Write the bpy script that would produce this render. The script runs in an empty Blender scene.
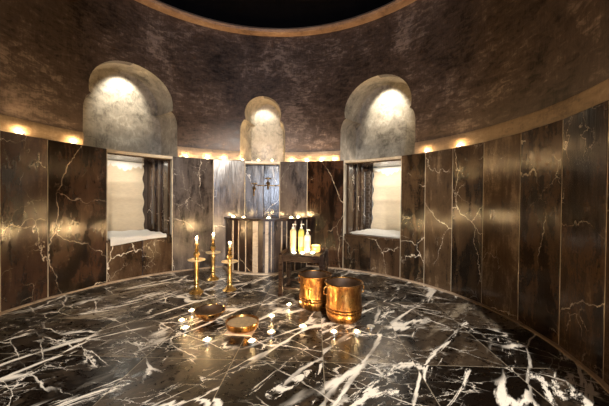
import bpy, bmesh, math, random
from math import sin, cos, pi, radians, sqrt, atan2
from mathutils import Vector, Matrix
random.seed(7)
S = bpy.context.scene
COL = S.collection
EYE = 1.05
CX, CY, R = -0.43, 2.454, 2.288          # centre and radius of the round room (face of the marble dado)
RU = 2.35                                # radius of the plaster wall above the ledge
LEDGE = 1.636
AX = -6.0                                # bearing of the room's axis (degrees, 0 = +Y, positive to +X)

# ------------------------------------------------------------------ materials
def mat(name):
    m = bpy.data.materials.new(name); m.use_nodes = True
    nt = m.node_tree; nt.nodes.clear()
    out = nt.nodes.new('ShaderNodeOutputMaterial'); b = nt.nodes.new('ShaderNodeBsdfPrincipled')
    nt.links.new(b.outputs[0], out.inputs[0])
    return m, nt, b
class N:
    """tiny node-building helper"""
    def __init__(s, nt): s.nt = nt
    def new(s, t, **kw):
        n = s.nt.nodes.new(t)
        for k, v in kw.items(): setattr(n, k, v)
        return n
    def put(s, inp, v):
        if hasattr(v, 'links'): s.nt.links.new(v, inp)
        else: inp.default_value = v
    def math(s, op, a, b=0.0, c=0.0, clamp=False):
        n = s.new('ShaderNodeMath', operation=op, use_clamp=clamp)
        s.put(n.inputs[0], a); s.put(n.inputs[1], b); s.put(n.inputs[2], c); return n.outputs[0]
    def vmath(s, op, a, b=(0, 0, 0)):
        n = s.new('ShaderNodeVectorMath', operation=op)
        s.put(n.inputs[0], a)
        if op == 'SCALE': s.put(n.inputs['Scale'], b)
        else: s.put(n.inputs[1], b)
        return n.outputs[0]
    def noise(s, vec, scale, detail=6, rough=.6, dist=0.0, color=False):
        n = s.new('ShaderNodeTexNoise'); s.put(n.inputs['Vector'], vec)
        n.inputs['Scale'].default_value = scale; n.inputs['Detail'].default_value = detail
        n.inputs['Roughness'].default_value = rough; n.inputs['Distortion'].default_value = dist
        return n.outputs['Color'] if color else n.outputs['Fac']
    def edge(s, vec, scale):
        n = s.new('ShaderNodeTexVoronoi', feature='DISTANCE_TO_EDGE'); s.put(n.inputs['Vector'], vec)
        n.inputs['Scale'].default_value = scale; return n.outputs['Distance']
    def ramp(s, f, a, b, lo=0.0, hi=1.0, smooth=True):
        n = s.new('ShaderNodeMapRange', interpolation_type='SMOOTHSTEP' if smooth else 'LINEAR')
        s.put(n.inputs['Value'], f)
        n.inputs['From Min'].default_value = a; n.inputs['From Max'].default_value = b
        n.inputs['To Min'].default_value = lo; n.inputs['To Max'].default_value = hi
        return n.outputs['Result']
    def mix(s, f, a, b):
        n = s.new('ShaderNodeMix', data_type='RGBA')
        s.put(n.inputs[0], f)
        s.put(n.inputs[6], a if hasattr(a, 'links') else (*a, 1)); s.put(n.inputs[7], b if hasattr(b, 'links') else (*b, 1))
        return n.outputs[2]
    def mapping(s, vec, rot=(0, 0, 0), scale=(1, 1, 1), loc=(0, 0, 0)):
        n = s.new('ShaderNodeMapping'); s.put(n.inputs['Vector'], vec)
        n.inputs['Rotation'].default_value = rot; n.inputs['Scale'].default_value = scale; n.inputs['Location'].default_value = loc
        return n.outputs[0]
    def bump(s, h, strength, dist, bsdf):
        n = s.new('ShaderNodeBump'); s.put(n.inputs['Height'], h)
        n.inputs['Strength'].default_value = strength; n.inputs['Distance'].default_value = dist
        s.nt.links.new(n.outputs[0], bsdf.inputs['Normal'])

def simple(name, col, rough=.5, metal=0.0, var=.25, scale=8.0, bump=0.0, spec=.5, aniso=None):
    m, nt, b = mat(name); h = N(nt)
    p = h.new('ShaderNodeTexCoord').outputs['Object']
    if aniso: p = h.mapping(p, scale=aniso)
    f = h.noise(p, scale, 5, .6)
    lo = tuple(c * (1 - var) for c in col); hi = tuple(min(1, c * (1 + var)) for c in col)
    h.put(b.inputs['Base Color'], h.mix(h.ramp(f, .3, .7), lo, hi))
    h.put(b.inputs['Roughness'], h.ramp(f, .3, .7, rough * .85, min(1, rough * 1.2)))
    b.inputs['Metallic'].default_value = metal
    b.inputs['Specular IOR Level'].default_value = spec
    if bump: h.bump(f, bump, .01, b)
    return m

def plaster(name, dark, mid, light, rough, streak=True):
    m, nt, b = mat(name); h = N(nt)
    p = h.new('ShaderNodeNewGeometry').outputs['Position']
    big = h.noise(p, 1.3, 8, .65, .6)
    q = h.mapping(p, scale=(1, 1, 2.6)) if streak else p
    fine = h.noise(q, 9, 8, .7, .8)
    scr = h.noise(h.mapping(p, rot=(.3, .2, .5), scale=(6, 6, 1.2)), 11, 4, .7)
    f = h.math('ADD', h.math('MULTIPLY', big, .5), h.math('ADD', h.math('MULTIPLY', fine, .38), h.math('MULTIPLY', scr, .12)))
    c = h.mix(h.ramp(f, .36, .52), dark, mid)
    c = h.mix(h.ramp(f, .50, .64), c, light)
    h.put(b.inputs['Base Color'], c)
    h.put(b.inputs['Roughness'], h.ramp(fine, .3, .7, rough * .8, rough * 1.3))
    h.bump(f, .35, .02, b)
    return m

def vein_fac(h, p, scale, width, warp, breakup):
    w = h.vmath('SUBTRACT', h.noise(p, 1.7 * scale ** .5, 7, .62, 0, True), (.5, .5, .5))
    pw = h.vmath('ADD', p, h.vmath('SCALE', w, warp))
    d = h.edge(pw, scale)
    wv = h.ramp(h.noise(p, 2.3 * scale ** .5, 4, .6), .35, .7, .15, 1.0)
    v = h.math('DIVIDE', d, h.math('MULTIPLY', wv, width))
    v = h.ramp(v, .35, 1.0, 1.0, 0.0)
    k = h.ramp(h.noise(h.vmath('ADD', p, (7.3, 1.1, 4.2)), 1.2 * scale ** .5, 3, .55), *breakup)
    return h.math('MULTIPLY', v, k)

def wall_marble(name, dark, mid, light, veincol, rough=.22):
    m, nt, b = mat(name); h = N(nt)
    pos = h.new('ShaderNodeNewGeometry').outputs['Position']
    rnd = h.new('ShaderNodeObjectInfo').outputs['Random']
    off = h.vmath('SCALE', (23.0, 17.0, 31.0), h.math('ADD', rnd, .01))
    p = h.vmath('ADD', pos, off)
    st = h.noise(h.mapping(p, scale=(1, 1, .22)), 9, 7, .68, .5)           # vertical streaks
    bl = h.noise(p, 1.6, 7, .62, .9)
    grit = h.noise(p, 60, 3, .7)
    f = h.math('ADD', h.math('MULTIPLY', st, .45), h.math('ADD', h.math('MULTIPLY', bl, .43), h.math('MULTIPLY', grit, .12)))
    f = h.math('ADD', f, h.math('MULTIPLY', h.math('SUBTRACT', rnd, .5), .1))
    b.inputs['Specular IOR Level'].default_value = .55
    c = h.mix(h.ramp(f, .40, .54), dark, mid)
    c = h.mix(h.ramp(f, .54, .68), c, light)
    v1 = vein_fac(h, h.mapping(p, scale=(1.0, 1.0, .75)), 1.4, .0085, .36, (.43, .56))
    v2 = vein_fac(h, p, 4.2, .013, .30, (.52, .66))
    v = h.math('MAXIMUM', v1, h.math('MULTIPLY', v2, .6))
    c = h.mix(h.math('MULTIPLY', v, .85), c, veincol)
    h.put(b.inputs['Base Color'], c)
    h.put(b.inputs['Roughness'], h.ramp(st, .3, .7, rough * .8, rough * 1.35))
    h.bump(h.math('ADD', h.math('MULTIPLY', h.noise(h.mapping(p, scale=(1, 1, .10)), 55, 3, .6), .35), h.noise(h.mapping(p, scale=(1, 1, .4)), 9, 3, .5)), .16, .02, b)
    return m

def floor_marble(name, tile=.585, x0=.13, y0=1.92, rot=2.0, rough=.30):
    m, nt, b = mat(name); h = N(nt)
    pos = h.new('ShaderNodeNewGeometry').outputs['Position']
    g = h.mapping(h.vmath('SUBTRACT', pos, (x0, y0, 0)), rot=(0, 0, radians(rot)), scale=(1 / tile, 1 / tile, 1 / tile))
    cell = h.vmath('FLOOR', h.vmath('ADD', g, (.0001, .0001, .5)))
    wn = h.new('ShaderNodeTexWhiteNoise', noise_dimensions='3D'); h.put(wn.inputs['Vector'], cell)
    rv, rc = wn.outputs['Value'], wn.outputs['Color']
    # veins wander across the book-matched slabs; each slab is shifted a little
    p = h.vmath('ADD', pos, h.vmath('SCALE', rc, .05))
    ps = h.mapping(h.mapping(p, rot=(0, 0, radians(-52))), scale=(.48, 1.7, 1))
    pt = h.mapping(h.mapping(p, rot=(0, 0, radians(38))), scale=(.55, 1.8, 1))
    bl = h.noise(ps, 2.2, 9, .66, .9)
    fi = h.noise(p, 16, 7, .7, .4)
    f = h.math('ADD', h.math('MULTIPLY', bl, .62), h.math('MULTIPLY', fi, .38))
    f = h.math('ADD', f, h.math('MULTIPLY', h.math('SUBTRACT', rv, .5), .22))
    c = h.mix(h.ramp(f, .43, .56), (.005, .0033, .0022), (.052, .036, .023))
    c = h.mix(h.ramp(f, .57, .67), c, (.25, .205, .145))
    v1 = vein_fac(h, ps, 1.9, .075, .22, (.46, .56))
    v2 = vein_fac(h, pt, 3.0, .045, .25, (.46, .58))
    v3 = vein_fac(h, h.mapping(p, rot=(0, 0, .6), scale=(.8, 1.8, 1)), 6.5, .030, .25, (.46, .58))
    blot = h.math('MULTIPLY', h.ramp(h.noise(ps, 2.6, 10, .74, 1.2), .575, .605), .95)
    v = h.math('MAXIMUM', h.math('MAXIMUM', v1, h.math('MULTIPLY', v2, .9)), h.math('MAXIMUM', h.math('MULTIPLY', v3, .75), blot))
    c = h.mix(v, c, (.86, .80, .70))
    # joints
    fr = h.vmath('FRACTION', g)
    sx = h.new('ShaderNodeSeparateXYZ'); h.put(sx.inputs[0], fr)
    def line(o):
        return h.math('MINIMUM', o, h.math('SUBTRACT', 1.0, o))
    j = h.math('MINIMUM', line(sx.outputs[0]), line(sx.outputs[1]))
    jf = h.ramp(j, .0025, .006, 1.0, 0.0)
    c = h.mix(h.math('MULTIPLY', jf, .5), c, (.42, .36, .27))
    h.put(b.inputs['Base Color'], c)
    h.put(b.inputs['Roughness'], h.math('ADD', h.ramp(fi, .3, .7, rough * .75, rough * 1.4), h.math('MULTIPLY', jf, .4)))
    b.inputs['Specular IOR Level'].default_value = .22
    h.bump(h.noise(p, 5, 5, .6), .06, .02, b)
    return m

def emit(name, col, strength):
    m = bpy.data.materials.new(name); m.use_nodes = True
    nt = m.node_tree; nt.nodes.clear()
    o = nt.nodes.new('ShaderNodeOutputMaterial'); e = nt.nodes.new('ShaderNodeEmission')
    e.inputs[0].default_value = (*col, 1); e.inputs[1].default_value = strength
    nt.links.new(e.outputs[0], o.inputs[0]); return m

def translucent(name, col, amount=.5, rough=.6):
    m, nt, b = mat(name); h = N(nt)
    p = h.new('ShaderNodeTexCoord').outputs['Object']
    f = h.noise(h.mapping(p, scale=(1, 1, 3)), 18, 4, .6)
    c = h.mix(h.ramp(f, .3, .7), tuple(x * .9 for x in col), col)
    h.put(b.inputs['Base Color'], c); b.inputs['Roughness'].default_value = rough
    t = h.new('ShaderNodeBsdfTranslucent'); h.put(t.inputs[0], c)
    mx = h.new('ShaderNodeMixShader'); mx.inputs[0].default_value = amount
    out = [n for n in nt.nodes if n.type == 'OUTPUT_MATERIAL'][0]
    nt.links.new(b.outputs[0], mx.inputs[1]); nt.links.new(t.outputs[0], mx.inputs[2]); nt.links.new(mx.outputs[0], out.inputs[0])
    return m

def old_brass(name, col, patina):
    m, nt, b = mat(name); h = N(nt)
    p = h.new('ShaderNodeTexCoord').outputs['Object']
    st = h.noise(h.mapping(p, scale=(1, 1, .25)), 22, 5, .65, .6)
    bl = h.noise(p, 9, 6, .65, .8)
    f = h.math('ADD', h.math('MULTIPLY', st, .5), h.math('MULTIPLY', bl, .5))
    k = h.ramp(f, .42, .62)
    h.put(b.inputs['Base Color'], h.mix(k, patina, col))
    h.put(b.inputs['Roughness'], h.ramp(f, .40, .62, .48, .24))
    b.inputs['Metallic'].default_value = 1.0
    h.bump(bl, .25, .012, b)
    return m
M = {}
M['plaster'] = plaster('dark_plaster', (.016, .011, .009), (.085, .060, .050), (.27, .21, .185), .42)
M['band'] = plaster('band_plaster', (.14, .10, .07), (.34, .25, .17), (.52, .41, .30), .5)
M['niche'] = plaster('niche_plaster', (.10, .088, .07), (.34, .305, .25), (.66, .60, .50), .45, False)
M['ring'] = plaster('cornice_plaster', (.14, .085, .055), (.34, .22, .15), (.52, .38, .28), .5)
M['dome'] = simple('dome_paint', (.006, .005, .005), .9, 0, .3, 4, spec=.05)
M['marble'] = wall_marble('wall_marble', (.006, .0035, .0022), (.050, .028, .015), (.185, .125, .078), (.74, .66, .54), .16)
M['marble_red'] = wall_marble('wall_marble_reddish', (.006, .003, .0018), (.044, .020, .010), (.15, .080, .043), (.68, .56, .42), .17)
M['marble_grey'] = wall_marble('wall_marble_grey_daylit', (.018, .014, .013), (.070, .057, .051), (.20, .168, .15), (.74, .68, .6), .20)  # greyer, lighter slab variety; cool daylight on the back wall put into its colour
M['marble_gold'] = wall_marble('wall_marble_golden', (.008, .0045, .0025), (.066, .038, .019), (.24, .165, .098), (.74, .66, .54), .16)
M['basin'] = wall_marble('basin_marble', (.005, .0025, .002), (.020, .010, .006), (.08, .04, .022), (.5, .4, .28), .3)
M['strip'] = plaster('pale_marble_strip', (.16, .12, .085), (.40, .33, .25), (.62, .54, .43), .35)
M['joint'] = simple('pale_joint', (.42, .36, .27), .7)
M['sill'] = plaster('pale_sill', (.34, .29, .22), (.55, .48, .37), (.70, .63, .5), .4, False)
M['floor'] = floor_marble('floor_marble')
M['brass'] = simple('brass', (.66, .43, .15), .30, 1.0, .2, 14, .08)
M['dish'] = simple('pale_brass', (.88, .72, .46), .5, .8, .1, 14)
M['tapmetal'] = old_brass('tap_brass', (.42, .27, .11), (.06, .035, .02))
M['bucket'] = old_brass('bucket_brass', (.50, .275, .085), (.13, .055, .018))
M['bowlin'] = simple('bowl_patina', (.055, .028, .013), .5, .3, .5, 12)
M['water'] = simple('scented_powder', (.30, .21, .115), .7, 0, .25, 30)
M['wood'] = simple('dark_wood', (.018, .009, .005), .30, 0, .5, 10, .15, spec=.3, aniso=(1, 1, 6))
M['alu'] = simple('tealight_cup', (.75, .73, .70), .3, 1.0, .1)
M['wax'] = translucent('wax', (.92, .86, .72), .5, .4)
M['wick'] = simple('wick', (.02, .015, .01), .9)
M['flame'] = emit('flame', (1.0, .63, .28), 1600)
M['linen'] = translucent('linen_blind', (.80, .70, .55), .45, .8)
M['towel'] = simple('white_towel', (.86, .84, .80), .9, 0, .04, 60, .3)
M['frame'] = simple('window_frame_wood', (.045, .03, .02), .45, 0, .4, 8)
M['lotion'] = translucent('lotion_bottle', (.74, .66, .40), .35, .2)
M['oil'] = translucent('oil_bottle', (.62, .62, .16), .4, .2)
M['white'] = translucent('white_bottle', (.82, .79, .70), .35, .25)
M['label'] = simple('bottle_label', (.66, .56, .38), .6, 0, .05)
M['pump'] = simple('pump_plastic', (.80, .76, .66), .3, 0, .05)
M['amber'] = translucent('amber_glass', (.95, .76, .36), .6, .15)
M['ante'] = plaster('entrance_plaster', (.06, .045, .035), (.12, .09, .07), (.2, .15, .12), .6)
M['poolwater'] = simple('basin_water', (.02, .022, .02), .05, 0, .1)

# ------------------------------------------------------------------ mesh helpers
def build(name, bm, m, parent=None, smooth=None, loc=None):
    bmesh.ops.recalc_face_normals(bm, faces=bm.faces)
    me = bpy.data.meshes.new(name); bm.to_mesh(me); bm.free()
    ms = m if isinstance(m, (list, tuple)) else [m]
    for x in ms: me.materials.append(x)
    if smooth is not None:
        me.shade_smooth(); me.set_sharp_from_angle(angle=radians(smooth))
    o = bpy.data.objects.new(name, me); COL.objects.link(o)
    if parent: o.parent = parent
    if loc: o.location = loc
    return o
def tag(o, label, cat, group=None):
    o['label'] = label; o['category'] = cat
    if group: o['group'] = group
    return o
def struct(o): o['kind'] = 'structure'; return o
def thing(name, label, cat, loc=(0, 0, 0), rz=0.0, group=None):
    o = bpy.data.objects.new(name, None); COL.objects.link(o)
    o.empty_display_size = .05
    o.location = loc; o.rotation_euler = (0, 0, rz)
    return tag(o, label, cat, group)
def copy_tree(o, parent=None):
    c = o.copy(); COL.objects.link(c)
    if parent: c.parent = parent
    for ch in list(o.children): copy_tree(ch, c)
    return c
def add_box(bm, lo, hi, mtx=None, bevel=0.0, mi=0):
    v = [bm.verts.new((x, y, z)) for x in (lo[0], hi[0]) for y in (lo[1], hi[1]) for z in (lo[2], hi[2])]
    fs = [bm.faces.new([v[i] for i in q]) for q in ((0, 1, 3, 2), (4, 6, 7, 5), (0, 4, 5, 1), (2, 3, 7, 6), (0, 2, 6, 4), (1, 5, 7, 3))]
    for f in fs: f.material_index = mi
    if bevel:
        es = list({e for f in fs for e in f.edges})
        r = bmesh.ops.bevel(bm, geom=es, offset=bevel, segments=2, affect='EDGES', profile=.5)
        v = list({x for f in r['faces'] for x in f.verts} | {x for x in v if x.is_valid})
    if mtx is not None:
        for x in v: x.co = mtx @ x.co
    return v
def add_lathe(bm, prof, seg=32, mtx=None, mi=0):
    rings = []
    for r, z in prof:
        if r < 1e-6: ring = [bm.verts.new((0, 0, z))]
        else: ring = [bm.verts.new((r * cos(2 * pi * k / seg), r * sin(2 * pi * k / seg), z)) for k in range(seg)]
        if mtx is not None:
            for x in ring: x.co = mtx @ x.co
        rings.append(ring)
    for a, b in zip(rings, rings[1:]):
        for k in range(seg):
            k2 = (k + 1) % seg
            if len(a) == 1 and len(b) == 1: continue
            if len(a) == 1: f = bm.faces.new((a[0], b[k], b[k2]))
            elif len(b) == 1: f = bm.faces.new((a[k], a[k2], b[0]))
            else: f = bm.faces.new((a[k], a[k2], b[k2], b[k]))
            f.material_index = mi
    return rings
def add_tube(bm, pts, r, seg=10, caps=True):
    pts = [Vector(p) for p in pts]; rings = []
    up = Vector((0, 0, 1))
    for i, p in enumerate(pts):
        t = (pts[min(i + 1, len(pts) - 1)] - pts[max(i - 1, 0)]).normalized()
        a = t.cross(up if abs(t.dot(up)) < .95 else Vector((1, 0, 0))).normalized(); b = t.cross(a)
        rr = r[i] if isinstance(r, (list, tuple)) else r
        rings.append([bm.verts.new(p + (a * cos(2 * pi * k / seg) + b * sin(2 * pi * k / seg)) * rr) for k in range(seg)])
    for a, b in zip(rings, rings[1:]):
        for k in range(seg): bm.faces.new((a[k], a[(k + 1) % seg], b[(k + 1) % seg], b[k]))
    if caps: bm.faces.new(rings[0]); bm.faces.new(rings[-1])
def add_ring(bm, prof, t0=0, t1=360, n=120, closed_prof=True):
    """sweep an (r, z) profile about the room's axis from bearing t0 to t1 (degrees)"""
    full = abs(t1 - t0) >= 359.9
    k = n if full else n + 1
    rings = []
    for i in range(k):
        th = radians(t0 + (t1 - t0) * i / n)
        rings.append([bm.verts.new((CX + r * sin(th), CY + r * cos(th), z)) for r, z in prof])
    m = len(prof)
    for i in range(n):
        a, b = rings[i], rings[(i + 1) % k]
        for j in range(m if closed_prof else m - 1):
            bm.faces.new((a[j], a[(j + 1) % m], b[(j + 1) % m], b[j]))
    if not full and closed_prof:
        bm.faces.new(rings[0]); bm.faces.new(rings[-1])
def at(theta, r=R, z=0.0):
    th = radians(theta); return Vector((CX + r * sin(th), CY + r * cos(th), z))
class Frame:
    """local frame of an opening in the round wall: u along the wall to the right, s outwards from the room's centre"""
    def __init__(self, bearing):
        th = radians(bearing); self.a = Vector((sin(th), cos(th), 0)); self.t = Vector((cos(th), -sin(th), 0)); self.b = bearing
    def P(self, u, s, z): return Vector((CX, CY, 0)) + self.a * s + self.t * u + Vector((0, 0, z))
    def mtx(self):
        m = Matrix.Identity(4)
        for i in range(3): m[i][0] = self.t[i]; m[i][1] = self.a[i]; m[i][2] = (0, 0, 1)[i]
        m[0][3], m[1][3] = CX, CY
        return m                          # box coordinates (u, s, z) -> world; left-handed, normals are recalculated

# ------------------------------------------------------------------ floor, ceiling, walls
bm = bmesh.new()
add_box(bm, (-3.6, -5.2, -.12), (2.8, 6.2, 0))
struct(build('floor', bm, M['floor']))

# niches: outlines (u, z) of the three cusped arches
def outline(hw, zb, zs, zw, ww, zc, rl, zt):
    """right half from the sill up: jamb, rounded shoulder, cusp, round lobe"""
    pts = [(hw, zb), (hw, zb + (zs - zb) * .5), (hw * .995, zs)]
    for k in range(1, 6):                                  # shoulder curls in to the cusp
        a = pi / 2 * k / 6
        pts.append((hw - (hw - ww) * (1 - cos(a)), zs + (zw - zs) * sin(a)))
    pts.append((ww, zw))
    a0 = math.asin(max(-1, min(1, (zw + .02 - zc) / rl)))
    for k in range(0, 13):
        a = a0 + (pi / 2 - a0) * k / 12
        pts.append((rl * cos(a), zc + (zt - zc) * sin(a) if sin(a) > 0 else zc + rl * sin(a)))
    half = pts
    return [(u, z) for u, z in half] + [(-u, z) for u, z in reversed(half[:-1])]
NICHES = [  # name, bearing, outline, depth, taper side (+1 right jamb, -1 left jamb), taper
    ('left', -50.8, outline(.565, LEDGE, 2.04, 2.27, .475, 2.36, .505, 2.80), .37, 1, .03),
    ('back', -5.9, outline(.355, LEDGE, 2.08, 2.30, .272, 2.40, .285, 2.68), .38, -1, .14),
    ('right', 38.3, outline(.565, LEDGE, 2.04, 2.27, .475, 2.36, .505, 2.82), .37, -1, .03),
]
def poly_prism(bm, frame, ol, s0, s1):
    a = [bm.verts.new(frame.P(u, s0, z)) for u, z in ol]; b = [bm.verts.new(frame.P(u, s1, z)) for u, z in ol]
    n = len(ol)
    for i in range(n): bm.faces.new((a[i], a[(i + 1) % n], b[(i + 1) % n], b[i]))
    bm.faces.new(a); bm.faces.new(b)

RING_Z = 3.627
bm = bmesh.new()
add_ring(bm, [(RU, LEDGE + .14), (RU, RING_Z), (RU + .1, RING_Z), (RU + .1, LEDGE + .14)], n=160)
wall = build('wall_upper', bm, M['plaster'], smooth=40)
cut = bmesh.new()
for nm, b, ol, d, sd, tp in NICHES: poly_prism(cut, Frame(b), [(u, z if z > LEDGE + .01 else z - .2) for u, z in ol], RU - .5, RU + .3)
ff = Frame(162)
poly_prism(cut, ff, [(-1.447, .5), (1.447, .5), (1.447, 3.22), (-1.447, 3.22)], .5, RU + .6)
bmesh.ops.recalc_face_normals(cut, faces=cut.faces)
cme = bpy.data.meshes.new('cut'); cut.to_mesh(cme); cut.free()
cob = bpy.data.objects.new('cut', cme); COL.objects.link(cob)
mod = wall.modifiers.new('b', 'BOOLEAN'); mod.object = cob; mod.operation = 'DIFFERENCE'; mod.solver = 'EXACT'
dg = bpy.context.evaluated_depsgraph_get(); dg.update()
newme = bpy.data.meshes.new_from_object(wall.evaluated_get(dg))
wall.modifiers.clear(); wall.data = newme
bpy.data.objects.remove(cob); bpy.data.meshes.remove(cme)
newme.shade_smooth(); newme.set_sharp_from_angle(angle=radians(35))
struct(wall)

# niche linings
for nm, b, ol, d, sd, tp in NICHES:
    fr = Frame(b); hw = max(u for u, z in ol)
    bm = bmesh.new()
    rows = []
    for k, (fs, ft, ins) in enumerate(((0, 0, 0), (.55, .5, 0), (.86, .86, .0), (.95, .96, .002), (.985, 1, .008), (1.0, 1, .022))):
        row = []
        for u, z in ol:
            s0 = sqrt(RU * RU - u * u) - .001; s1 = RU + d
            w = (u * sd / hw + 1) / 2
            uu = u - sd * tp * ft * w
            cu, cz = -sd * tp * ft / 2, 2.15
            if ins:
                dv = Vector((uu - cu, z - cz)); L = dv.length
                uu -= dv.x / L * ins; z2 = z - (dv.y / L * ins if z > LEDGE + .01 else 0)
            else: z2 = z
            row.append(bm.verts.new(fr.P(uu, s0 + (s1 - s0) * fs, z2)))
        rows.append(row)
    n = len(ol)
    for a, c in zip(rows, rows[1:]):
        for i in range(n): bm.faces.new((a[i], a[(i + 1) % n], c[(i + 1) % n], c[i]))
    bm.faces.new(rows[-1])
    struct(build('wall_niche_' + nm, bm, M['niche'], smooth=50))

# plaster band above the ledge (interrupted by the niches), ledge, cornice, dome
def cutspans(a, b, holes):
    out = []; cur = a
    for h0, h1 in sorted(holes):
        if h0 > cur: out.append((cur, h0))
        cur = max(cur, h1)
    if cur < b: out.append((cur, b))
    return out
def half_deg(hw): return math.degrees(math.asin(hw / RU))
holes = [(-50.8 - half_deg(.565), -50.8 + half_deg(.565)), (-5.9 - half_deg(.355), -5.9 + half_deg(.355)), (38.3 - half_deg(.565), 38.3 + half_deg(.565))]
OPEN0, OPEN1 = 124.0, 200.0
bm = bmesh.new()
for a, b in cutspans(OPEN1 - 360, OPEN0, holes):
    add_ring(bm, [(RU - .012, LEDGE - .02), (RU - .012, LEDGE + .142), (RU - .002, LEDGE + .16), (RU + .1, LEDGE + .16), (RU + .1, LEDGE - .02)], a, b, max(6, int((b - a) / 2.5)))
struct(build('trim_1', bm, M['band'], smooth=30))
bm = bmesh.new()
add_ring(bm, [(2.215, RING_Z - .002), (2.20, RING_Z + .03), (2.215, RING_Z + .06), (RU + .12, RING_Z + .06), (RU + .12, RING_Z + .0), (RU - .0, RING_Z - .002), (RU - .03, RING_Z - .012)], n=160)
struct(build('trim_2', bm, M['ring'], smooth=30))
bm = bmesh.new()
prof = [(2.42 * cos(a), RING_Z + .05 + 1.1 * sin(a)) for a in [pi / 2 * k / 14 for k in range(14)]] + [(0.0, RING_Z + 1.15)]
add_lathe(bm, prof, 96, Matrix.Translation((CX, CY, 0)))
struct(build('ceiling', bm, M['dome'], smooth=60))
bm = bmesh.new()
add_ring(bm, [(R - .028, 0), (R - .028, .010), (R - .014, .018), (R + .02, .018), (R + .02, 0)], OPEN1 - 360, OPEN0, 130)
struct(build('baseboard_round', bm, M['band'], smooth=30))

# marble dado: flat slabs round the wall, in three runs
TH = .065
def slab(parent, t0, t1, z0, z1, r=R, th=TH, name='marble_slab', mk='marble'):
    a, b = at(t0, r), at(t1, r)
    d = (b - a); L = d.length; d.normalize(); nrm = Vector((d.y, -d.x, 0))
    if nrm.dot(Vector((CX, CY, 0)) - (a + b) / 2) > 0: nrm = -nrm
    m = Matrix.Identity(4)
    for i in range(3): m[i][0] = d[i]; m[i][1] = nrm[i]; m[i][2] = (0, 0, 1)[i]; m[i][3] = a[i]
    bm = bmesh.new(); add_box(bm, (.003, 0, z0), (L - .003, th, z1), m, bevel=.003)
    return build(name, bm, M[mk], parent)
def run(name, seams, kinds, z1=LEDGE):
    bm = bmesh.new()
    for t in seams:                                     # pale joints between the slabs
        p = at(t, R + .02); th = radians(t)
        m = Matrix.Translation(p) @ Matrix.Rotation(-th, 4, 'Z')
        add_box(bm, (-.006, -.0185, 0), (.006, .035, z1 - .004), m)
    for a, b in zip(seams, seams[1:]):                  # backing
        add_ring(bm, [(R + .066, 0), (R + .066, z1 - .01), (R + .16, z1 - .01), (R + .16, 0)], a, b, 6)
    w = struct(build(name, bm, M['joint']))
    for k, (a, b) in enumerate(zip(seams, seams[1:])): slab(w, a, b, 0, z1, mk='marble_' + kinds[k % len(kinds)])
    return w
W_left = run('wall_left', [-160, -148, -136, -126, -116, -106, -95.5, -84.6, -74.2, -59.0], ['red'])
W_back = run('wall_back', [-38.8, -24.5, -12.7], ['grey'])
W_back2 = run('wall_back_right', [.94, 11.84, 26.36], ['grey', 'red'])
W_right = run('wall_right', [48.25, 56.86, 66.14, 75.95, 86.71, 97.71, 108.5, 116.5, 124], ['gold'])
SILL = .53
slab(W_left, -59, -48.5, 0, SILL - .035); slab(W_left, -48.5, -38.8, 0, SILL - .035)
slab(W_right, 26.36, 37.0, 0, SILL - .035); slab(W_right, 37.0, 48.25, 0, SILL - .035)

# alcove behind the fountain taps
fc = Frame(-5.9)
al = bmesh.new()
u0, u1 = -R * sin(radians(6.8)), R * sin(radians(6.84))
add_box(al, (u0 - .05, R, 0), (u0, R + .20, LEDGE - .03), fc.mtx()); add_box(al, (u1, R, 0), (u1 + .05, R + .20, LEDGE - .03), fc.mtx())
alc = struct(build('wall_alcove', al, M['marble']))
for a, b in ((u0, .015), (.021, u1)):
    bm = bmesh.new(); add_box(bm, (a, R + .15, 0), (b, R + .2, LEDGE - .03), fc.mtx(), bevel=.003)
    build('marble_slab', bm, M['marble_grey' if a == u0 else 'marble_gold'], alc)

# sill slabs under the niches
for i, (nm, b, ol, d, sd, tp) in enumerate(NICHES):
    fr = Frame(b); hw = max(u for u, z in ol)
    bm = bmesh.new(); n = 16
    us = [-hw - .01 + (2 * hw + .02) * k / n for k in range(n + 1)]
    fv = [(u, sqrt((R + .012) ** 2 - u * u)) for u in us]
    lo = [bm.verts.new(fr.P(u, s, LEDGE - .034)) for u, s in fv] + [bm.verts.new(fr.P(hw + .01, RU + d + .02, LEDGE - .034)), bm.verts.new(fr.P(-hw - .01, RU + d + .02, LEDGE - .034))]
    hi = [bm.verts.new(v.co + Vector((0, 0, .036))) for v in lo]
    k = len(lo)
    for j in range(k): bm.faces.new((lo[j], lo[(j + 1) % k], hi[(j + 1) % k], hi[j]))
    bm.faces.new(lo); bm.faces.new(hi)
    struct(build('trim_%d' % (3 + i), bm, M['sill']))

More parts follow.
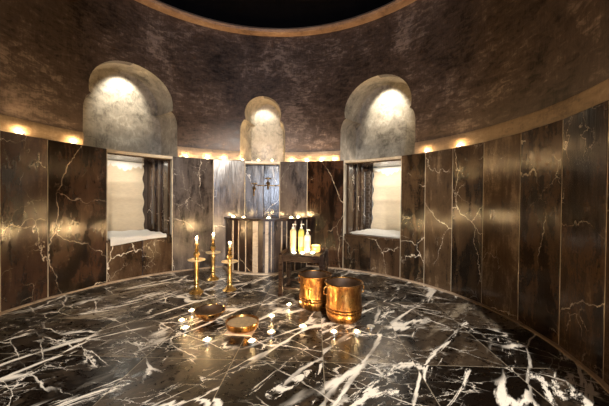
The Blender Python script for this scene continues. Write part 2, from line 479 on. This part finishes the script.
# ------------------------------------------------------------------ windows
def window(n, bearing, ua, ub, near):
    """deep marble recess with a timber window at the back; near = +1 when the visible reveal is on the right"""
    fr = Frame(bearing); mx = fr.mtx(); D = R + .80
    bm = bmesh.new()
    add_box(bm, (ua - .06, R + .07, SILL - .1), (ua, D, LEDGE - .034), mx)
    add_box(bm, (ub, R + .07, SILL - .1), (ub + .06, D, LEDGE - .034), mx)
    add_box(bm, (ua - .06, R + .07, LEDGE - .05), (ub + .06, D, LEDGE - .034), mx)
    w = struct(build('window_%d' % n, bm, M['marble']))
    # pilaster strips on the visible reveal
    us = ub if near > 0 else ua; sg = -1 if near > 0 else 1
    bm = bmesh.new()
    for s0, s1, t in ((R + .05, R + .16, .02), (R + .27, R + .33, .03), (R + .44, R + .50, .03)):
        add_box(bm, (min(us, us + sg * t), s0, SILL), (max(us, us + sg * t), s1, LEDGE - .05), mx, bevel=.004)
    build('reveal_strip', bm, M['marble'], w)
    bm = bmesh.new(); fw = .07
    for a, b, z0, z1 in ((ua, ua + fw, SILL, LEDGE - .05), (ub - fw, ub, SILL, LEDGE - .05), (ua + fw, ub - fw, SILL, SILL + fw), (ua + fw, ub - fw, LEDGE - .05 - fw, LEDGE - .05)):
        add_box(bm, (a, D - .06, z0), (b, D - .01, z1), mx, bevel=.004)
    build('window_frame', bm, M['frame'], w)
    bm = bmesh.new(); add_box(bm, (ua + fw, D - .04, SILL + fw), (ub - fw, D - .03, LEDGE - .05 - fw), mx)
    g, nt, b = mat('window_glass'); b.inputs['Transmission Weight'].default_value = 1; b.inputs['Roughness'].default_value = .2; b.inputs['IOR'].default_value = 1.1
    build('window_pane', bm, g, w)
    bm = bmesh.new()
    add_box(bm, (ua - .03, R - .022, SILL - .035), (ub + .03, D, SILL), mx, bevel=.006)
    build('window_sill', bm, M['marble'], w)
    return fr, mx, D
def blind(fr, mx, D, ua, ub, label, torn):
    b = thing('roman_blind', label, 'blind', fr.P(0, R + .70, SILL + .02), 0)
    inv = Matrix.Translation(-b.location)
    nz, nu = 40, 24; zt, zb = LEDGE - .075, SILL + .03
    bm = bmesh.new(); g = []
    for i in range(nz + 1):
        z = zb + (zt - zb) * i / nz; row = []
        f = 1 - i / nz
        for j in range(nu + 1):
            u = ua + (ub - ua) * j / nu
            edge = .012 * math.sin(z * 26 + 1.3) * (1 if (j in (0, nu)) else 0)
            s = R + .70 - .05 * max(0, f - .75) * 4 * (1 - abs(2 * (f - .875)) if f > .75 else 0) + .006 * sin(u * 9 + z * 3) - .010 * (abs(sin(z * 13.5)) ** 8)
            row.append(bm.verts.new(inv @ fr.P(u + edge, s, z)))
        g.append(row)
    for i in range(nz):
        for j in range(nu): bm.faces.new((g[i][j], g[i][j + 1], g[i + 1][j + 1], g[i + 1][j]))
    bmesh.ops.solidify(bm, geom=bm.faces[:], thickness=.004)
    build('fabric', bm, M['linen'], b, smooth=40)
    bm = bmesh.new()
    add_box(bm, (ua - .005, R + .69, zt - .01), (ub + .005, R + .72, zt + .022), inv @ mx, bevel=.004)
    build('head_rail', bm, M['pump'], b)
    # lace valance hanging over the top of the fabric
    bm = bmesh.new(); n = 30; top, bot = [], []
    for j in range(n + 1):
        u = ua + .03 + (ub - ua - .06) * j / n
        dz = .05 + .045 * abs(sin(j * .9 + torn)) + .03 * sin(j * .37 + torn * 2)
        top.append(bm.verts.new(inv @ fr.P(u, R + .672, zt + .005))); bot.append(bm.verts.new(inv @ fr.P(u, R + .672 - .008 * sin(j), zt - dz)))
    for j in range(n): bm.faces.new((top[j], top[j + 1], bot[j + 1], bot[j]))
    bmesh.ops.solidify(bm, geom=bm.faces[:], thickness=.003)
    build('lace_valance', bm, M['towel'], b, smooth=40)
    return b
def cloth_strip(name, label, cat, fr, ua, ub, s_front, s_back, drop, z, seed):
    rnd = random.Random(seed)
    o = thing(name, label, cat, fr.P((ua + ub) / 2, (s_front + s_back) / 2, z), 0)
    inv = Matrix.Translation(-o.location)
    bm = bmesh.new(); g = []; nu, ns = 26, 22
    L = (s_back - s_front) + drop
    for i in range(ns + 1):
        t = L * i / ns; row = []
        for j in range(nu + 1):
            fu = j / nu; u = ua + (ub - ua) * fu
            w = .006 * sin(fu * 17 + i * .6 + seed) + .005 * sin(i * 1.1 + fu * 5)
            dr = drop * (.75 + .25 * sin(fu * 3.1 + seed))
            sb = s_back + .02 * sin(fu * 6 + seed)
            if t <= (s_back - s_front): s, zz = sb - t * (sb - s_front) / (s_back - s_front), .026 + w + .012 * max(0, 1 - i / 3)
            else: q = (t - (s_back - s_front)) / drop; s, zz = s_front - .006 + w * .3, .022 - q * dr
            row.append(bm.verts.new(inv @ fr.P(u, s, z + zz)))
        g.append(row)
    for i in range(ns):
        for j in range(nu): bm.faces.new((g[i][j], g[i][j + 1], g[i + 1][j + 1], g[i + 1][j]))
    bmesh.ops.solidify(bm, geom=bm.faces[:], thickness=.010)
    build('cloth', bm, M['towel'], o, smooth=60)
    bm = bmesh.new()
    add_box(bm, (ua + .02, s_front + .05, z + .0015), (ub - .03, s_back - .03, z + .012), inv @ fr.mtx(), bevel=.004)
    build('folded_layer', bm, M['towel'], o)
    return o
frL, mxL, DL = window(1, -51.0, -.325, .485, 1)
frR, mxR, DR = window(2, 38.9, -.495, .372, -1)
blind(frL, mxL, DL, -.30, .405, 'cream fabric blind lowered in the window recess left of the fountain', .4)
blind(frR, mxR, DR, -.385, .35, 'bright cream fabric blind in the window recess right of the fountain', 1.9)
cloth_strip('towel', 'white towel draped over the left window sill, hanging over its edge', 'towel', frL, -.29, .40, R - .045, R + .62, .095, SILL, 2)
cloth_strip('towel', 'white towel laid flat along the right window sill', 'towel', frR, -.44, .36, R + .02, R + .62, .012, SILL, 5)
# carved timber strip beside the right blind
bm = bmesh.new()
z = SILL + .002
k = 0
while z < LEDGE - .12:
    add_box(bm, (-.47, R + .60, z), (-.395 - (.02 if k % 2 else 0), R + .64, z + .045), mxR, bevel=.005); z += .047; k += 1
tag(build('carved_post', bm, M['frame']), 'dark notched timber post beside the bright cream blind on the right', 'post')

# ------------------------------------------------------------------ entrance behind the camera
jr, jl = at(OPEN0, RU), at(OPEN1, RU)
def wallbox(name, lo, hi, m): 
    bm = bmesh.new(); add_box(bm, lo, hi); return struct(build(name, bm, m))
wallbox('wall_entrance_right', (jr.x, -5.0, 0), (jr.x + .2, jr.y, 3.3), M['ante'])
wallbox('wall_entrance_left', (jl.x - .2, -5.0, 0), (jl.x, jl.y, 3.3), M['ante'])
wallbox('wall_entrance_back', (jl.x - .2, -5.15, 0), (0.1, -5.0, 3.3), M['ante'])
wallbox('wall_entrance_front', (1.4, -5.15, 0), (jr.x + .1, -5.0, 3.3), M['ante'])
wallbox('wall_entrance_top', (.1, -5.15, 2.3), (1.4, -5.0, 3.3), M['ante'])
bm = bmesh.new()
arc = [at(OPEN0 + (OPEN1 - OPEN0) * k / 24, RU + .02) for k in range(25)]
pts = [(p.x, p.y) for p in arc] + [(jl.x - .2, -5.1), (jr.x + .2, -5.1)]
lo = [bm.verts.new((x, y, 3.22)) for x, y in pts]; hi = [bm.verts.new((x, y, 3.34)) for x, y in pts]
for j in range(len(lo)): bm.faces.new((lo[j], lo[(j + 1) % len(lo)], hi[(j + 1) % len(lo)], hi[j]))
bm.faces.new(lo); bm.faces.new(hi)
struct(build('ceiling_entrance', bm, M['ante']))

# ------------------------------------------------------------------ fountain basin
FB = thing('fountain_basin', 'half-round marble wash basin with pale vertical strips under the wall taps', 'basin', (-.60, 4.62, 0))
inv = Matrix.Translation(-FB.location)
pl = [(-1.20, 4.57), (-1.06, 4.34), (-.90, 4.225), (-.72, 4.17), (-.57, 4.155), (-.42, 4.17), (-.25, 4.22), (-.10, 4.33), (.03, 4.58)]
BH = .74
def ext(pts, z0, z1, off=0.0):
    """offset the polyline outwards (towards the room)"""
    c = Vector((-.60, 4.75)); res = []
    for x, y in pts:
        d = Vector((x, y)) - c; d *= 1 + off / d.length; res.append((c.x + d.x, c.y + d.y))
    return res
inner = ext(pl, 0, 0, -.07)
bm = bmesh.new()
a = [bm.verts.new((x, y, .0)) for x, y in pl]; b = [bm.verts.new((x, y, BH)) for x, y in pl]
c = [bm.verts.new((x, y, BH)) for x, y in inner]; d = [bm.verts.new((x, y, 0)) for x, y in inner]
for i in range(len(pl) - 1):
    bm.faces.new((a[i], a[i + 1], b[i + 1], b[i])); bm.faces.new((b[i], b[i + 1], c[i + 1], c[i])); bm.faces.new((c[i], c[i + 1], d[i + 1], d[i])); bm.faces.new((d[i], d[i + 1], a[i + 1], a[i]))
bm.faces.new((a[0], b[0], c[0], d[0])); bm.faces.new((a[-1], b[-1], c[-1], d[-1]))
bmesh.ops.transform(bm, matrix=inv, verts=bm.verts)
build('body', bm, M['basin'], FB)
out = ext(pl, 0, 0, .025); inn = ext(pl, 0, 0, -.10)
bm = bmesh.new()
q = [[bm.verts.new((x, y, z)) for x, y in P_] for P_, z in ((out, BH), (out, BH + .03), (inn, BH + .03), (inn, BH))]
for i in range(len(pl) - 1):
    for k in range(4): bm.faces.new((q[k][i], q[k][i + 1], q[(k + 1) % 4][i + 1], q[(k + 1) % 4][i]))
bm.faces.new([q[k][0] for k in range(4)]); bm.faces.new([q[k][-1] for k in range(4)])
bmesh.ops.transform(bm, matrix=inv, verts=bm.verts)
build('rim', bm, M['wood'], FB)
bm = bmesh.new(); bm.faces.new([bm.verts.new((x, y, BH - .12)) for x, y in inn]); bmesh.ops.transform(bm, matrix=inv, verts=bm.verts)
build('water', bm, M['poolwater'], FB)
# pale marble strips set on the facets
def along(t):
    """point at fraction t along the front polyline, with outward normal"""
    seg = [(Vector(p), Vector(q_)) for p, q_ in zip(pl, pl[1:])]; tot = sum((q_ - p).length for p, q_ in seg); L = t * tot
    for p, q_ in seg:
        l = (q_ - p).length
        if L <= l + 1e-6: 
            d = (q_ - p).normalized(); return p + d * L, d
        L -= l
for t, w, mk in ((.195, .030, 'sill'), (.27, .014, 'joint'), (.345, .014, 'joint'), (.435, .075, 'sill'), (.535, .045, 'sill'), (.575, .012, 'joint'), (.665, .02, 'sill'), (.71, .014, 'joint'), (.80, .016, 'joint'), (.90, .02, 'joint')):
    p, dd = along(t); nn = Vector((dd.y, -dd.x))
    if nn.y > 0: nn = -nn
    m = Matrix.Identity(4)
    for i in range(2): m[i][0] = dd[i]; m[i][1] = nn[i]; m[i][3] = p[i]
    bm = bmesh.new(); add_box(bm, (-w / 2, -.01, .012), (w / 2, .008, BH - .004), inv @ m, bevel=.003)
    build('pale_strip', bm, M['strip'], FB)
bm = bmesh.new()
o1 = ext(pl, 0, 0, .05); o0 = ext(pl, 0, 0, .0)
q = [[bm.verts.new((x, y, z)) for x, y in P_] for P_, z in ((o1, 0), (o1, .02), (o0, .02), (o0, 0))]
for i in range(len(pl) - 1):
    for k in range(4): bm.faces.new((q[k][i], q[k][i + 1], q[(k + 1) % 4][i + 1], q[(k + 1) % 4][i]))
bm.faces.new([q[k][0] for k in range(4)]); bm.faces.new([q[k][-1] for k in range(4)])
bmesh.ops.transform(bm, matrix=inv, verts=bm.verts)
build('plinth', bm, M['strip'], FB)

# taps in the alcove
def tap(label, u, z, spout):
    t = thing('brass_tap', label, 'tap', fc.P(u, R + .15, z), radians(-5.9) * -1)
    bm = bmesh.new(); add_lathe(bm, [(0, 0), (.032, 0), (.030, .012), (.014, .018), (.014, .06), (0, .06)], 16, Matrix.Rotation(radians(90), 4, 'X')); build('wall_flange', bm, M['tapmetal'], t, smooth=40)
    bm = bmesh.new(); add_tube(bm, [(0, -.05, 0), (0, -.09, .004), (0, -.115, -.01), (0, -.125, -.035), (0, -.125, -spout)], [.014, .014, .014, .013, .015]); build('spout', bm, M['tapmetal'], t, smooth=50)
    bm = bmesh.new(); add_lathe(bm, [(0, 0), (.018, 0), (.02, .015), (.010, .022), (.009, .06), (.016, .066), (.012, .082), (0, .085)], 16, Matrix.Translation((0, -.06, .008))); build('valve', bm, M['tapmetal'], t, smooth=40)
    bm = bmesh.new(); add_tube(bm, [(-.05, -.06, .078), (0, -.06, .08), (.05, -.06, .078)], [.009, .007, .009]); add_tube(bm, [(0, -.10, .078), (0, -.06, .08), (0, -.02, .078)], [.008, .007, .008]); build('cross_handle', bm, M['tapmetal'], t, smooth=50)
    return t
tap('lower brass wall tap, the left one above the fountain basin', -.135, 1.215, .12)
tap('higher brass wall tap with cross handle, right in the alcove', .085, 1.30, .10)
t = thing('water_pipe', 'slim brass water pipe running along the alcove wall between the taps', 'pipe', fc.P(0, R + .15, 1.265), radians(5.9))
bm = bmesh.new(); add_tube(bm, [(-.10, -.02, .0), (.10, -.02, .0), (u1 - .004, -.02, .0)], .008); build('tube', bm, M['tapmetal'], t, smooth=50)
for x in (-.06, .17):
    bm = bmesh.new(); add_box(bm, (x - .008, -.03, -.012), (x + .008, .0, .012), bevel=.003); build('bracket', bm, M['tapmetal'], t)

# ------------------------------------------------------------------ candles
def flame_bm(h=.012, r=.011):
    bm = bmesh.new(); add_lathe(bm, [(0, 0), (r * .75, h * .12), (r, h * .3), (r * .75, h * .55), (r * .3, h * .82), (0, h)], 10); return bm
def make_tealight():
    t = thing('tealight', '', 'candle')
    bm = bmesh.new(); add_lathe(bm, [(0, 0), (.030, 0), (.0325, .002), (.0325, .0150), (.0313, .0150), (.0313, .012)], 24); build('cup', bm, M['alu'], t, smooth=40)
    bm = bmesh.new(); add_lathe(bm, [(.0313, .0025), (.0313, .0140), (.02, .0137), (.006, .0132), (0, .0130)], 24); build('wax', bm, M['wax'], t, smooth=40)
    bm = bmesh.new(); add_tube(bm, [(0, 0, .0125), (.0006, 0, .02)], .0011, 6); build('wick', bm, M['wick'], t)
    build('flame', flame_bm(), M['flame'], t, smooth=60, loc=(0, 0, .0135))
    return t
proto = make_tealight(); used = [False]
def tealight(loc, label, group, lit=True):
    t = proto if not used[0] else copy_tree(proto); used[0] = True
    t.location = loc; t.rotation_euler.z = random.random() * 6; tag(t, label, 'candle', group)
    if not lit:
        for ch in list(t.children):
            if ch.name.startswith('flame'): bpy.data.objects.remove(ch)
    return t
G = 'tealights on the floor'
for (x, y), lab in (
    ((-1.031, 2.76), 'lit tealight on the floor behind the left side of the dark open bowl'),
    ((-1.035, 2.545), 'lit tealight on the floor, leftmost of all the floor tealights'),
    ((-.945, 2.39), 'lit tealight on the floor, front of the three left of the dark bowl'),
    ((-.705, 2.19), 'lit tealight on the floor in front of the dark open bowl'),
    ((-.284, 2.64), 'lit tealight on the floor, right and behind the filled shallow bowl'),
    ((-.142, 2.94), 'lit tealight on the floor beside the front leg of the stool'),
    ((-.250, 2.33), 'lit tealight on the floor just right of the filled shallow bowl'),
    ((-.372, 2.175), 'lit tealight on the floor in front of the filled shallow bowl'),
    ((-.005, 2.44), 'lit tealight on the floor in front of the back bucket'),
    ((.240, 2.34), 'lit tealight on the floor under the front bucket, at its left'),
    ((.418, 2.345), 'lit tealight on the floor in front of the front bucket, at its right')):
    tealight((x, y, 0), lab, G)
tealight((.553, 2.45, 0), 'unlit silver tealight on the floor right of the front bucket', G, lit=False)
G = 'tealights along the wall ledge'
for th, lab in (
    (-79.6, 'lit tealight on the ledge above the leftmost marble wall slab'),
    (-67.3, 'lit tealight on the ledge just left of the wide left niche'),
    (-34.0, 'lit tealight on the ledge right beside the wide left niche'),
    (-26.5, 'lit tealight on the ledge midway between the left niche and the narrow centre niche'),
    (-20.6, 'lit tealight on the ledge, last one before the narrow centre niche'),
    (-13.6, 'lit tealight in the left corner of the narrow centre niche'),
    (-7.6, 'lit tealight in the middle of the narrow centre niche'),
    (-2.2, 'lit tealight in the right part of the narrow centre niche'),
    (5.6, 'lit tealight on the ledge just right of the narrow centre niche'),
    (11.6, 'lit tealight on the ledge, second right of the centre niche'),
    (17.2, 'lit tealight on the ledge, third right of the centre niche'),
    (22.3, 'lit tealight on the ledge just left of the wide right niche'),
    (56.6, 'lit tealight on the ledge just right of the wide right niche'),
    (67.4, 'lit tealight on the ledge farthest right along the curved wall')):
    inn_ = -13.7 < th < -2
    tealight(at(th, R + .0275, LEDGE + .0025 if inn_ else LEDGE + .0005), lab, G)
G = 'tealights on the basin rim'
for t_, lab in ((.16, 'lit tealight on the basin rim, leftmost of the five'), (.31, 'lit tealight on the basin rim, second from its left end'),
                (.55, 'lit tealight on the middle of the basin rim below the taps'), (.77, 'lit tealight on the basin rim, second from its right end'), (.88, 'lit tealight on the basin rim, rightmost of the five')):
    p, dd = along(t_); nn = Vector((dd.y, -dd.x)); nn = -nn if nn.y > 0 else nn
    p = p - nn * .035
    tealight((p.x, p.y, BH + .0305), lab, G)

# ------------------------------------------------------------------ tall brass candlesticks
def make_candlestick():
    t = thing('candlestick', '', 'candlestick')
    bm = bmesh.new(); add_lathe(bm, [(0, 0), (.078, 0), (.079, .008), (.070, .016), (.050, .032), (.034, .052), (.022, .075), (.018, .09), (0, .092)], 32); build('foot', bm, M['brass'], t, smooth=40)
    bm = bmesh.new(); add_lathe(bm, [(0, .088), (.026, .09), (.032, .10), (.024, .112), (.022, .13), (.028, .142), (.021, .155), (.0215, .22), (.025, .30), (.029, .33), (.020, .345), (.018, .36)], 24); build('stem', bm, M['brass'], t, smooth=40)
    bm = bmesh.new(); add_lathe(bm, [(0, .352), (.02, .353), (.07, .358), (.092, .366), (.094, .376), (.090, .376), (.068, .368), (.02, .366), (0, .366)], 32); build('drip_dish', bm, M['dish'], t, smooth=40)
    bm = bmesh.new(); add_lathe(bm, [(.016, .362), (.020, .38), (.015, .395), (.030, .42), (.036, .435), (.029, .452), (.015, .468), (.021, .482), (.026, .49), (.015, .505), (.017, .53), (.023, .545), (.023, .556), (0, .556)], 24); build('baluster', bm, M['brass'], t, smooth=40)
    bm = bmesh.new(); add_lathe(bm, [(.0145, .553), (.015, .60), (.011, .603), (0, .602)], 16); build('candle', bm, M['wax'], t, smooth=40)
    build('flame', flame_bm(.03, .0115), M['flame'], t, smooth=60, loc=(0, 0, .604))
    return t
cs = make_candlestick()
for i, (x, y, k, lab) in enumerate(((-1.195, 3.33, .985, 'tall brass candlestick with lit candle, leftmost of three'), (-1.175, 3.87, .95, 'tall brass candlestick with lit candle, back one nearest the wall'), (-.850, 3.43, .885, 'shorter brass candlestick with lit candle in front of the basin'))):
    o = cs if i == 0 else copy_tree(cs)
    o.location = (x, y, 0); o.scale = (1, 1, k); tag(o, lab, 'candlestick', 'brass candlesticks beside the basin')

# ------------------------------------------------------------------ buckets
def make_bucket(r, h):
    t = thing('brass_bucket', '', 'bucket')
    prof = [(0, 0), (.60 * r, 0), (.80 * r, .045 * h), (.93 * r, .14 * h), (.965 * r, .22 * h), (.955 * r, .272 * h), (1.0 * r, .292 * h), (.955 * r, .312 * h), (.955 * r, .342 * h), (1.0 * r, .362 * h), (.955 * r, .382 * h),
            (.945 * r, .50 * h), (.93 * r, .70 * h), (.945 * r, .88 * h), (.985 * r, .965 * h), (.995 * r, .985 * h)]
    ins = [(.995 * r, .985 * h), (.97 * r, .985 * h), (.93 * r, .88 * h), (.91 * r, .7 * h), (.93 * r, .45 * h), (.92 * r, .2 * h), (.7 * r, .04 * h), (0, .03 * h)]
    bm = bmesh.new(); add_lathe(bm, ins, 48); build('inside', bm, M['bowlin'], t, smooth=35)
    bm = bmesh.new(); add_lathe(bm, prof, 48); build('body', bm, M['bucket'], t, smooth=35)
    bm = bmesh.new(); pts = [(r * 1.0 * cos(a), r * 1.0 * sin(a), h * .985) for a in [2 * pi * k / 48 for k in range(49)]]
    add_tube(bm, pts, .0075, 8, caps=False); build('rolled_rim', bm, M['bucket'], t, smooth=60)
    for sgn in (1, -1):
        bm = bmesh.new(); add_tube(bm, [(sgn * (r * .95 + dx), 0, z) for dx, z in ((-.004, h * .88), (.018, h * .885), (.028, h * .85), (.030, h * .79), (.028, h * .73), (.018, h * .695), (-.004, h * .70))], .0065, 8); build('side_handle', bm, M['bucket'], t, smooth=60)
    return t
b1 = make_bucket(.156, .330); b1.location = (.108, 2.885, 0); b1.rotation_euler.z = radians(-25)
tag(b1, 'brass bucket standing behind the other, beside the stool', 'bucket', 'brass buckets by the stool')
b2 = copy_tree(b1); b2.location = (.350, 2.60, 0); b2.rotation_euler.z = radians(12); b2.scale = (1.03, 1.03, 1.02)
tag(b2, 'brass bucket with ribbed waist standing frontmost with ring handle', 'bucket', 'brass buckets by the stool')

# ------------------------------------------------------------------ bowls
t = thing('brass_bowl', 'open brass bowl with dark empty inside, left on the floor', 'bowl', (-.815, 2.60, 0))
bm = bmesh.new(); add_lathe(bm, [(0, 0), (.055, 0), (.058, .006), (.05, .012), (.085, .024), (.118, .05), (.131, .078), (.127, .079)], 40); build('body', bm, M['bucket'], t, smooth=40)
bm = bmesh.new(); add_lathe(bm, [(.127, .079), (.113, .053), (.08, .029), (0, .020)], 40); build('inside', bm, M['bowlin'], t, smooth=40)
bm = bmesh.new(); add_tube(bm, [(.131 * cos(a), .131 * sin(a), .079) for a in [2 * pi * k / 40 for k in range(41)]], .0042, 8, caps=False); build('rim', bm, M['bucket'], t, smooth=60)
t = tag(build('stone_tile', (lambda b_: (add_box(b_, (-.108, -.108, 0), (.108, .108, .012), bevel=.003), b_)[1])(bmesh.new()), M['band']), 'small square pale stone tile under the filled bowl', 'tile')
t.location = (-.490, 2.385, 0); t.rotation_euler.z = radians(-6)
t = thing('shallow_bowl', 'shallow brass bowl filled to the brim with tan powder, on a stone tile', 'bowl', (-.490, 2.395, .0125))
bm = bmesh.new(); add_lathe(bm, [(0, 0), (.104, 0), (.118, .008), (.126, .028), (.130, .056), (.126, .057), (.119, .030), (.1, .012), (0, .01)], 40); build('body', bm, M['bucket'], t, smooth=40)
bm = bmesh.new(); add_lathe(bm, [(.1215, .045), (.08, .047), (0, .048)], 40); build('contents', bm, M['water'], t, smooth=60)
bm = bmesh.new(); add_tube(bm, [(.130 * cos(a), .130 * sin(a), .057) for a in [2 * pi * k / 40 for k in range(41)]], .0042, 8, caps=False); build('rim', bm, M['bucket'], t, smooth=60)

# ------------------------------------------------------------------ stool with bottles
SX, SY, SR = .005, 3.36, radians(-11)
st = thing('wooden_stool', 'dark carved wooden stool holding pump bottles and candles', 'stool', (SX, SY, 0), SR)
w2, d2, H = .240, .195, .452
def leg(x, y):
    bm = bmesh.new()
    add_box(bm, (-.024, -.024, .03), (.024, .024, H + .004), bevel=.004); add_box(bm, (-.030, -.030, 0), (.030, .030, .040), bevel=.006); add_box(bm, (-.028, -.028, H - .12), (.028, .028, H - .09), bevel=.005)
    return build('leg', bm, M['wood'], st, loc=(x, y, 0))
for x in (-w2 + .02, w2 - .02):
    for y in (-d2 + .02, d2 - .02): leg(x, y)
bm = bmesh.new(); add_box(bm, (-w2 + .04, -d2, H - .022), (w2 - .04, d2, H), bevel=.004); build('seat', bm, M['wood'], st)
for y in (-d2 + .012, d2 - .012):
    bm = bmesh.new(); add_box(bm, (-w2 + .04, y - .01, H - .075), (w2 - .04, y + .01, H - .022), bevel=.004); build('apron', bm, M['wood'], st)
for x in (-w2 + .02, w2 - .02):
    bm = bmesh.new(); add_box(bm, (x - .012, -d2 + .04, H - .06), (x + .012, d2 - .04, H - .002), bevel=.004); add_tube(bm, [(x, -d2 - .012, H + .010), (x, d2 + .012, H + .010)], .017, 12); build('end_rail', bm, M['wood'], st, smooth=50)
    bm = bmesh.new(); add_box(bm, (x - .011, -d2 + .035, .095), (x + .011, d2 - .035, .125), bevel=.004); build('stretcher', bm, M['wood'], st)
for y in (-d2 + .02, d2 - .02):
    bm = bmesh.new(); add_box(bm, (-w2 + .035, y - .011, .075), (w2 - .035, y + .011, .105), bevel=.004); build('stretcher', bm, M['wood'], st)
def on_stool(x, y): c, s = cos(SR), sin(SR); return (SX + c * x - s * y, SY + s * x + c * y, H + .0005)
def bottle(label, x, y, h, r, m, rz, k=1.0):
    t = thing('pump_bottle', label, 'bottle', on_stool(x, y), rz, 'pump bottles on the stool')
    bm = bmesh.new(); add_lathe(bm, [(0, 0), (r * .95, 0), (r, .006), (r, h * .86), (r * .93, h * .92), (r * .6, h * .97), (r * .38, h), (0, h)], 24); build('body', bm, m, t, smooth=40)
    bm = bmesh.new(); add_lathe(bm, [(r * 1.015, h * .22), (r * 1.015, h * .66)], 24); bmesh.ops.solidify(bm, geom=bm.faces[:], thickness=.0008); build('paper_label', bm, M['label'], t, smooth=60)
    bm = bmesh.new(); add_lathe(bm, [(0, h), (.015, h), (.015, h + .018), (.006, h + .020), (.0045, h + .042), (.011, h + .044), (.011, h + .052), (0, h + .053)], 16)
    add_tube(bm, [(0, 0, h + .048), (.02, 0, h + .049), (.036, 0, h + .043)], [.0055, .005, .0035], 8); build('pump', bm, M['pump'], t, smooth=40)
    return t
bottle('tall cream pump bottle, leftmost of three on the stool', -.137, .02, .262, .036, M['lotion'], 0)
bottle('tall yellow-green pump bottle, middle of three on the stool', -.048, .045, .262, .034, M['oil'], .3)
bottle('short white pump bottle, right of the two tall ones on the stool', .030, .01, .205, .036, M['white'], -.5)
t = thing('candle_jar', 'squat amber glass candle jar at the right end of the stool', 'jar', on_stool(.118, .075))
bm = bmesh.new(); add_lathe(bm, [(0, 0), (.044, 0), (.050, .008), (.052, .03), (.047, .05), (.052, .074), (.049, .075), (.043, .05), (.048, .03), (.046, .012), (0, .010)], 28); build('glass', bm, M['amber'], t, smooth=40)
bm = bmesh.new(); add_lathe(bm, [(.0455, .012), (.0455, .030), (0, .031)], 24); build('wax', bm, M['wax'], t, smooth=40)
build('flame', flame_bm(.02, .008), M['flame'], t, smooth=60, loc=(0, 0, .034))
G = 'tealights on the stool'
tealight(on_stool(.105, -.085), 'lit tealight on the stool in front of the amber jar', G)
tealight(on_stool(-.095, -.125), 'lit tealight on the stool in front of the tall bottles', G)
tealight(on_stool(.0, -.13), 'lit tealight on the stool in front of the short white bottle', G)

# ------------------------------------------------------------------ lights
def light(name, kind, loc, energy, col, target=None, **kw):
    l = bpy.data.lights.new(name, kind); l.energy = energy; l.color = col
    for k, v in kw.items(): setattr(l, k, v)
    o = bpy.data.objects.new(name, l); COL.objects.link(o); o.location = loc
    if target is not None: o.rotation_euler = (Vector(target) - Vector(loc)).to_track_quat('-Z', 'Y').to_euler()
    return o
# small downlight in the crown of each niche
for (nm, b, ol, d, sd, tp), e in zip(NICHES, (40, 17, 42)):
    fr = Frame(b); zt = max(z for u, z in ol)
    light('niche_lamp', 'SPOT', fr.P(0, RU + .07, zt - .10), e, (1, .90, .72), fr.P(0, RU + d, zt - .36), spot_size=radians(86), spot_blend=.55, shadow_soft_size=.03)
# lamp in the head of each window recess, daylight behind the blinds
for fr, ua, ub, e, ed in ((frL, -.28, .44, 6.0, 3.5), (frR, -.44, .33, 9.0, 9.0)):
    um = (ua + ub) / 2
    light('window_lamp', 'AREA', fr.P(um, R + .45, LEDGE - .06), e, (1, .92, .78), fr.P(um, R + .55, 0), shape='RECTANGLE', size=.5, size_y=.12)
    light('window_daylight', 'AREA', fr.P(um, R + 1.1, 1.1), ed, (1, .95, .85), fr.P(um, R, 1.1), shape='RECTANGLE', size=.7, size_y=1.0)
# lamp high in the entrance hall behind the camera
light('entrance_daylight', 'AREA', (.75, -5.4, 1.5), 180, (.74, .82, 1.0), (-.4, 4.5, 2.0), shape='RECTANGLE', size=1.0, size_y=1.4)
light('entrance_lamp', 'SPOT', (1.05, -2.5, 2.9), 2000, (1.0, .90, .78), (-.10, 2.7, .2), spot_size=radians(46), spot_blend=.35, shadow_soft_size=.12)

w = bpy.data.worlds.new('World'); S.world = w; w.use_nodes = True
w.node_tree.nodes['Background'].inputs[0].default_value = (.9, .85, .8, 1); w.node_tree.nodes['Background'].inputs[1].default_value = .0

# ------------------------------------------------------------------ camera
cam = bpy.data.cameras.new('camera'); co = bpy.data.objects.new('camera', cam); COL.objects.link(co)
cam.sensor_width = 36; cam.lens = 36 * 300.06 / 609; cam.clip_start = .02
pitch, roll = .0129, .0088
fwd = Vector((0, cos(pitch), -sin(pitch))); up0 = Vector((0, sin(pitch), cos(pitch))); rt0 = Vector((1, 0, 0))
rt = rt0 * cos(roll) + up0 * sin(roll); up = up0 * cos(roll) - rt0 * sin(roll)
m = Matrix.Identity(4)
for i in range(3): m[i][0] = rt[i]; m[i][1] = up[i]; m[i][2] = -fwd[i]
m[2][3] = EYE
co.matrix_world = m
S.camera = co
S.view_settings.view_transform = 'Standard'; S.view_settings.look = 'None'; S.view_settings.gamma = 1; S.view_settings.use_curve_mapping = False
S.view_settings.exposure = 0.12
